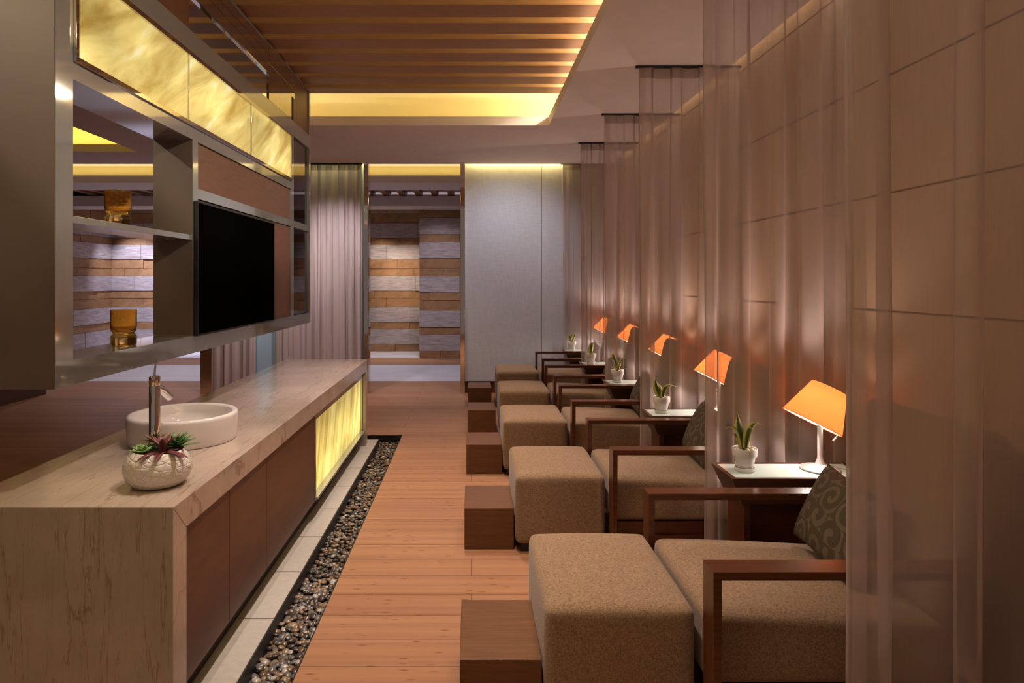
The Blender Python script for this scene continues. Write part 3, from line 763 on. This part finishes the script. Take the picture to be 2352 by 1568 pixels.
bm = bmesh.new(); tube(bm, [(.118, -.03, .004), (.116, -.034, -.014), (.108, -.038, -.034)], [.0045, .0045, .0050], 10); tube(bm, [(.0, 0, .01), (.118, -.03, .005)], .003, 8)
bmesh.ops.transform(bm, matrix=mt, verts=bm.verts); obj('tilt_handle', bm, M['lamp_metal'], shade_o, 60)
bm = bmesh.new(); tube(bm, [(.085, .01, .008), (.10, .02, .003), (.125, .00, .002), (.145, .03, .002), (.160, .10, .002)], .0025, 8); obj('power_cord', bm, M['white_cer'], l0, 180)
def lamp_light(loc):
    l = D.lights.new('bulb', 'SPOT'); l.energy = 16; l.color = (1, .80, .70); l.shadow_soft_size = .05; l.spot_size = R(120); l.spot_blend = .9      # light leaving the open top
    o = D.objects.new('bulb', l); COL.objects.link(o); o.location = Vector(loc)+mt @ Vector((0, 0, .21)); o.rotation_euler = (R(180), -T*.5, 0)
    l = D.lights.new('bulb', 'POINT'); l.energy = 2.2; l.color = (1, .84, .68); l.shadow_soft_size = .03
    o = D.objects.new('bulb', l); COL.objects.link(o); o.location = Vector(loc)+mt @ Vector((0, 0, .105))
    l = D.lights.new('bulb', 'SPOT'); l.energy = 11; l.color = (1, .82, .76); l.shadow_soft_size = .05; l.spot_size = R(125); l.spot_blend = .35
    o = D.objects.new('bulb', l); COL.objects.link(o); o.location = Vector(loc)+mt @ Vector((0, 0, .004)); o.rotation_euler = (0, T, 0)
# potted plant, five different plants
def plant(k, loc):
    p = thing('potted_plant', 'x', 'plant', loc, 0, 'small potted snake plants')
    if k == 0:
        bm = bmesh.new(); lathe(bm, [(0, .008), (.034, .008), (.038, .012), (.048, .070), (.0485, .073), (.0555, .074), (.056, .077), (.0575, .106), (.0555, .109), (.0525, .108), (.050, .098), (0, .097)], 40); plant.pot = obj('pot', bm, M['white_cer'], p, 40)
        bm = bmesh.new(); lathe(bm, [(0, 0), (.042, 0), (.045, .003), (.047, .018), (.0445, .0185), (.043, .008), (0, .0078)], 40); plant.sau = obj('saucer', bm, M['white_cer'], p, 40)
        bm = bmesh.new(); rr = random.Random(11)
        for i in range(34):
            a = rr.random()*6.283; q = .046*math.sqrt(rr.random()); g = bmesh.ops.create_icosphere(bm, subdivisions=1, radius=rr.uniform(.006, .0088))
            bmesh.ops.transform(bm, matrix=Matrix.Translation((q*math.cos(a), q*math.sin(a), .104+rr.uniform(-.001, .006))) @ Matrix.Diagonal((1.1, .9, .75, 1)), verts=g['verts'])
        plant.peb = obj('white_pebbles', bm, M['white_peb'], p, 180)
    else:
        for s in (plant.pot, plant.sau, plant.peb):
            c = s.copy(); COL.objects.link(c); c.parent = p
    spec = [[(-.085, .115, .030, 1.0), (-.030, .175, .034, -.3), (.075, .120, .026, .9), (.020, .11, .024, .2), (-.05, .075, .022, .5), (-.01, .09, .022, 0)],
            [(-.045, .135, .036, -.2), (.085, .085, .024, 1.2), (-.01, .09, .024, .1), (.03, .08, .022, .4)],
            [(-.075, .120, .030, .9), (-.045, .150, .026, .2), (.085, .105, .018, 1.3), (.01, .05, .022, .1), (.03, .06, .02, .5)],
            [(.012, .125, .034, .2), (-.012, .105, .028, -.1), (.03, .07, .02, .6)],
            [(-.05, .085, .028, 1.1), (.045, .145, .020, .0), (.0, .10, .020, .1), (-.02, .05, .02, .5), (.03, .06, .02, .4)]][k]
    for i, (dx, hgt, w, cv) in enumerate(spec):
        bm = bmesh.new(); uv = bm.loops.layers.uv.new('UVMap'); pts = []; dy = ((i % 3)-1)*.022
        for q in range(11):
            f = q/10; pts.append((dx*.12+dx*(f**(1+.6*max(cv, 0)))*1.05, dy*f, .100+hgt*(f if cv <= 0 else (math.sin(f*math.pi*(.5+.13*cv))/1.0))))
        strap(bm, pts, w*1.6, uv, Vector((.55 if dx < 0 else -.55, 1, .0)).normalized() if abs(dx) > .05 else Vector((1, .3, 0)).normalized(), .45, wf=lambda t: max(.04, (math.sin(math.pi*min(1, t*.92+.10))**.7)*(1 if t < .6 else 1-((t-.6)/.4)**2*.9)))
        o = obj('leaf', bm, M['leaf'], p); m = o.modifiers.new('thickness', 'SOLIDIFY'); m.thickness = .0018; m.offset = 0
    return p
tb = [3.25, 4.61, 5.95, 7.25, 8.60]
pdesc = ['three tall pointed leaves', 'one broad leaf', 'long drooping side leaves', 'short upright leaves', 'one thin tall leaf']
for k in range(5):
    w = ORD[k]
    o = o0 if k == 0 else dup(o0, (.490+xo[k], 2.465+d[k], 0), '')
    o['label'] = '%s tan woven cube ottoman, %s' % (w, ['in front of the chair at the photo\'s bottom', 'behind the nearest ottoman', 'third of the row', 'fourth of the row', 'last of the row'][k])
    c = c0 if k == 0 else dup(c0, (1.25+xo[k], 2.425+dc[k], 0), '')
    c['label'] = '%s tan lounge chair with open dark wood arms, %s' % (w, ['half hidden by the front sheer curtain', 'behind the first side table', 'third of the row', 'fourth of the row', 'last of the row'][k])
    p = p0 if k == 0 else dup(p0, (1.34+xo[k], 2.50+dc[k], .425), '')
    p['label'] = '%s brown scroll patterned cushion on %s lounge chair' % (w, 'its' if k == 9 else 'the '+w)
    tx = 1.52; ty = tb[k]-.137
    q = t0 if k == 0 else dup(t0, (tx, ty, 0), '')
    q.location = (tx, ty, 0)
    q['label'] = '%s dark wood side table with pale glass top behind the %s lounge chair' % (w, w)
    l = l0 if k == 0 else dup(l0, (0, 0, 0), '')
    l.location = (1.668+[0, .03, .075, .085, .075][k], ty+.012, TZ); l['label'] = '%s table lamp with tilted orange shade on the %s side table' % (w, w)
    lamp_light(l.location)
    pl = plant(k, (1.300, ty-.005, TZ-.0005)); pl['label'] = '%s white potted snake plant with %s on the %s side table' % (w, pdesc[k], w)

# ------------------------------------------------------------------ curtains
def curtain(root_name, label, xl, xr, y, mat, z0=.012, z1=3.02, amp=.03, wl=.11, seed=0, hem=.055, group=None, head=True, sharp=1.0):
    rr = random.Random(seed); O = ((xl+xr)/2, y, 0)
    t = thing(root_name, label, 'curtain', O, 0, group)
    # pleats: every fold swings forward and back; the fuller ones double over themselves
    u = xl; pl = []
    while u < xr:
        w = wl*rr.uniform(.55, 1.5); pl.append((u, w, w*rr.choice((.04, .10, .20, .27, .31))*sharp, rr.uniform(.55, 1))); u += w
    n = int((xr-xl)/.0045); ss = [xl+(xr-xl)*i/n for i in range(n+1)]; base_pts = []; k = 0; sg = 1
    for sx in ss:
        while k < len(pl)-1 and sx >= pl[k+1][0]: k += 1
        p0, w, B, am = pl[k]; f = min(1, (sx-p0)/w)
        st = min(1, (sx-xl)/.08)
        base_pts.append((sx-st*B*math.sin(2*math.pi*f), (amp*am*math.sin(math.pi*f)*(1 if k % 2 else -1)+amp*.25*math.sin(sx*11+seed))*st, k))
    pts0 = [(xl+hem*(1-i/6), -.004, 0) for i in range(6)]+base_pts
    nz = 14; bm = bmesh.new(); g = []
    for j in range(nz+1):
        h = z0+(z1-z0)*j/nz; row = []
        pf = min(1, (1-j/nz)*8+.35)
        for i, (x, yy, k) in enumerate(pts0):
            x = min(max(x, xl-.01), xr)
            row.append(bm.verts.new((x-O[0]+.005*math.sin(h*1.7+k*2.1), yy*pf*(1+.2*math.sin(h*1.1+k)), h)))
        g.append(row)
    for j in range(nz):
        for i in range(len(pts0)-1): bm.faces.new((g[j][i], g[j][i+1], g[j+1][i+1], g[j+1][i]))
    cp_ = obj('curtain_panel', bm, mat, t, 180)
    if head:
        bm = bmesh.new(); rows = []
        for h in (z1-.075, z1): rows.append([bm.verts.new((x-O[0], y_*.38-.006, h)) for x, y_, k in base_pts[::2]])
        for i in range(len(rows[0])-1): bm.faces.new((rows[0][i], rows[0][i+1], rows[1][i+1], rows[1][i]))
        obj('heading_tape', bm, M['heading'], cp_, 180)
    box('curtain_track', (xl-.03-O[0], xr-O[0], -.012, .012, z1, ZC), M['dark'], t)
    return t
G1 = 'sheer dividing curtains between the chairs'
cs = [(1.120, 1.96, 'large sheer curtain in the right foreground, veiling the nearest chair'), (1.194, 3.355, 'sheer divider curtain right behind the nearest table lamp'),
      (1.206, 4.685, 'sheer divider curtain behind the second table lamp'), (1.230, 6.03, 'sheer divider curtain behind the third table lamp'),
      (1.222, 7.29, 'sheer divider curtain behind the fourth table lamp'), (1.21, 8.64, 'sheer curtain hanging against the grey back wall')]
for i, (xl, y, lab) in enumerate(cs):
    curtain('sheer_curtain', lab, xl, 1.93, y, M['sheer'], amp=[.030, .048, .048, .045, .040, .024][i], wl=[.15, .085, .085, .085, .08, .07][i], seed=i+3, group=G1, hem=.060 if i == 0 else .05, z1=3.02 if i < 5 else 3.03)
curtain('drape', 'long mauve drape hanging left of the doorway', -2.58, -1.44, 8.60, M['drape'], amp=.034, wl=.062, seed=21, hem=.03, sharp=.8)
curtain('drape', 'pinkish drape seen between the wall unit and the counter', -3.43, -2.84, 8.60, M['drape'], amp=.034, wl=.07, seed=22, hem=.03, sharp=.8)

# ------------------------------------------------------------------ river pebbles
rr = random.Random(17)
def peb_mesh(sub, seed):
    bm = bmesh.new(); bmesh.ops.create_icosphere(bm, subdivisions=sub, radius=1)
    q = random.Random(seed); a = [Vector((q.uniform(-1, 1), q.uniform(-1, 1), q.uniform(-1, 1))) for _ in range(3)]
    for v in bm.verts:
        s = 1+sum(.09*math.sin(2.2*v.co.dot(w)+i) for i, w in enumerate(a)); v.co *= s
    me = D.meshes.new('pebble'); bm.to_mesh(me); bm.free(); me.polygons.foreach_set('use_smooth', [True]*len(me.polygons)); return me
def spots(z, x0, x1, y0, y1, sp):
    out = []; y = y0; i = 0
    while y < y1:
        x = x0+(sp/2 if i % 2 else 0)
        while x < x1: out.append((x+rr.uniform(-.3, .3)*sp, y+rr.uniform(-.3, .3)*sp, z+rr.uniform(-.010, .010))); x += sp
        y += sp*.86; i += 1
    return out
top = spots(-.068, KX1+.016, PX1-.014, 2.05, PY1-.02, .0265)+spots(-.068, -1.75, KX1, 6.18, PY1-.02, .0265)
low = spots(-.088, KX1+.014, PX1-.012, 2.05, PY1-.02, .027)
cols = [0, 0, 1, 1, 2, 3, 3, 4, 5, 1, 2, 1]
vis = sorted([p for p in top if p[1] > 2.46 and p[0] > KX1], key=lambda p: p[1])
single = set(vis[:300])
pm = [[None]*6 for _ in range(5)]
for a in range(5):
    me = peb_mesh(2, a)
    for b in range(6):
        m2 = me.copy(); m2.materials.append(PEB[b]); pm[a][b] = m2
for p in vis[:300]:
    o = D.objects.new('pebble', pm[rr.randrange(5)][rr.choice(cols)]); COL.objects.link(o)
    s = rr.uniform(.0115, .0165); o.scale = (s*rr.uniform(1, 1.35), s*rr.uniform(.9, 1.1), s*rr.uniform(.48, .72))
    o.location = p; o.rotation_euler = (rr.uniform(-.3, .3), rr.uniform(-.3, .3), rr.random()*6.28)
    tag(o, 'smooth glossy river pebble in the near stretch of the strip beside the kerb', 'pebble', 'river pebbles in the near stretch of the strip')
base = [peb_mesh(1, 30+i) for i in range(4)]
bd = []
for m in base: bd.append(([v.co.copy() for v in m.vertices], [tuple(p.vertices) for p in m.polygons]))
V = []; F = []; MI = []
for p in [q for q in top if q not in single]+low:
    vs, fs = bd[rr.randrange(4)]; s = rr.uniform(.0115, .0165)
    mx = Matrix.Translation(p) @ Matrix.Rotation(rr.random()*6.28, 4, 'Z') @ Matrix.Rotation(rr.uniform(-.3, .3), 4, 'X') @ Matrix.Diagonal((s*rr.uniform(1, 1.35), s, s*rr.uniform(.48, .72), 1))
    b0_ = len(V); V += [tuple(mx @ v) for v in vs]; F += [tuple(b0_+i for i in f) for f in fs]; MI += [rr.choice(cols)]*len(fs)
me = D.meshes.new('pebble_bed'); me.from_pydata(V, [], F)
o = link('pebble_bed', me, PEB, None, 180); me.polygons.foreach_set('material_index', MI)
tag(o, 'bed of brown and grey river pebbles filling the far trench beside the kerb', 'pebbles', None, 'stuff')
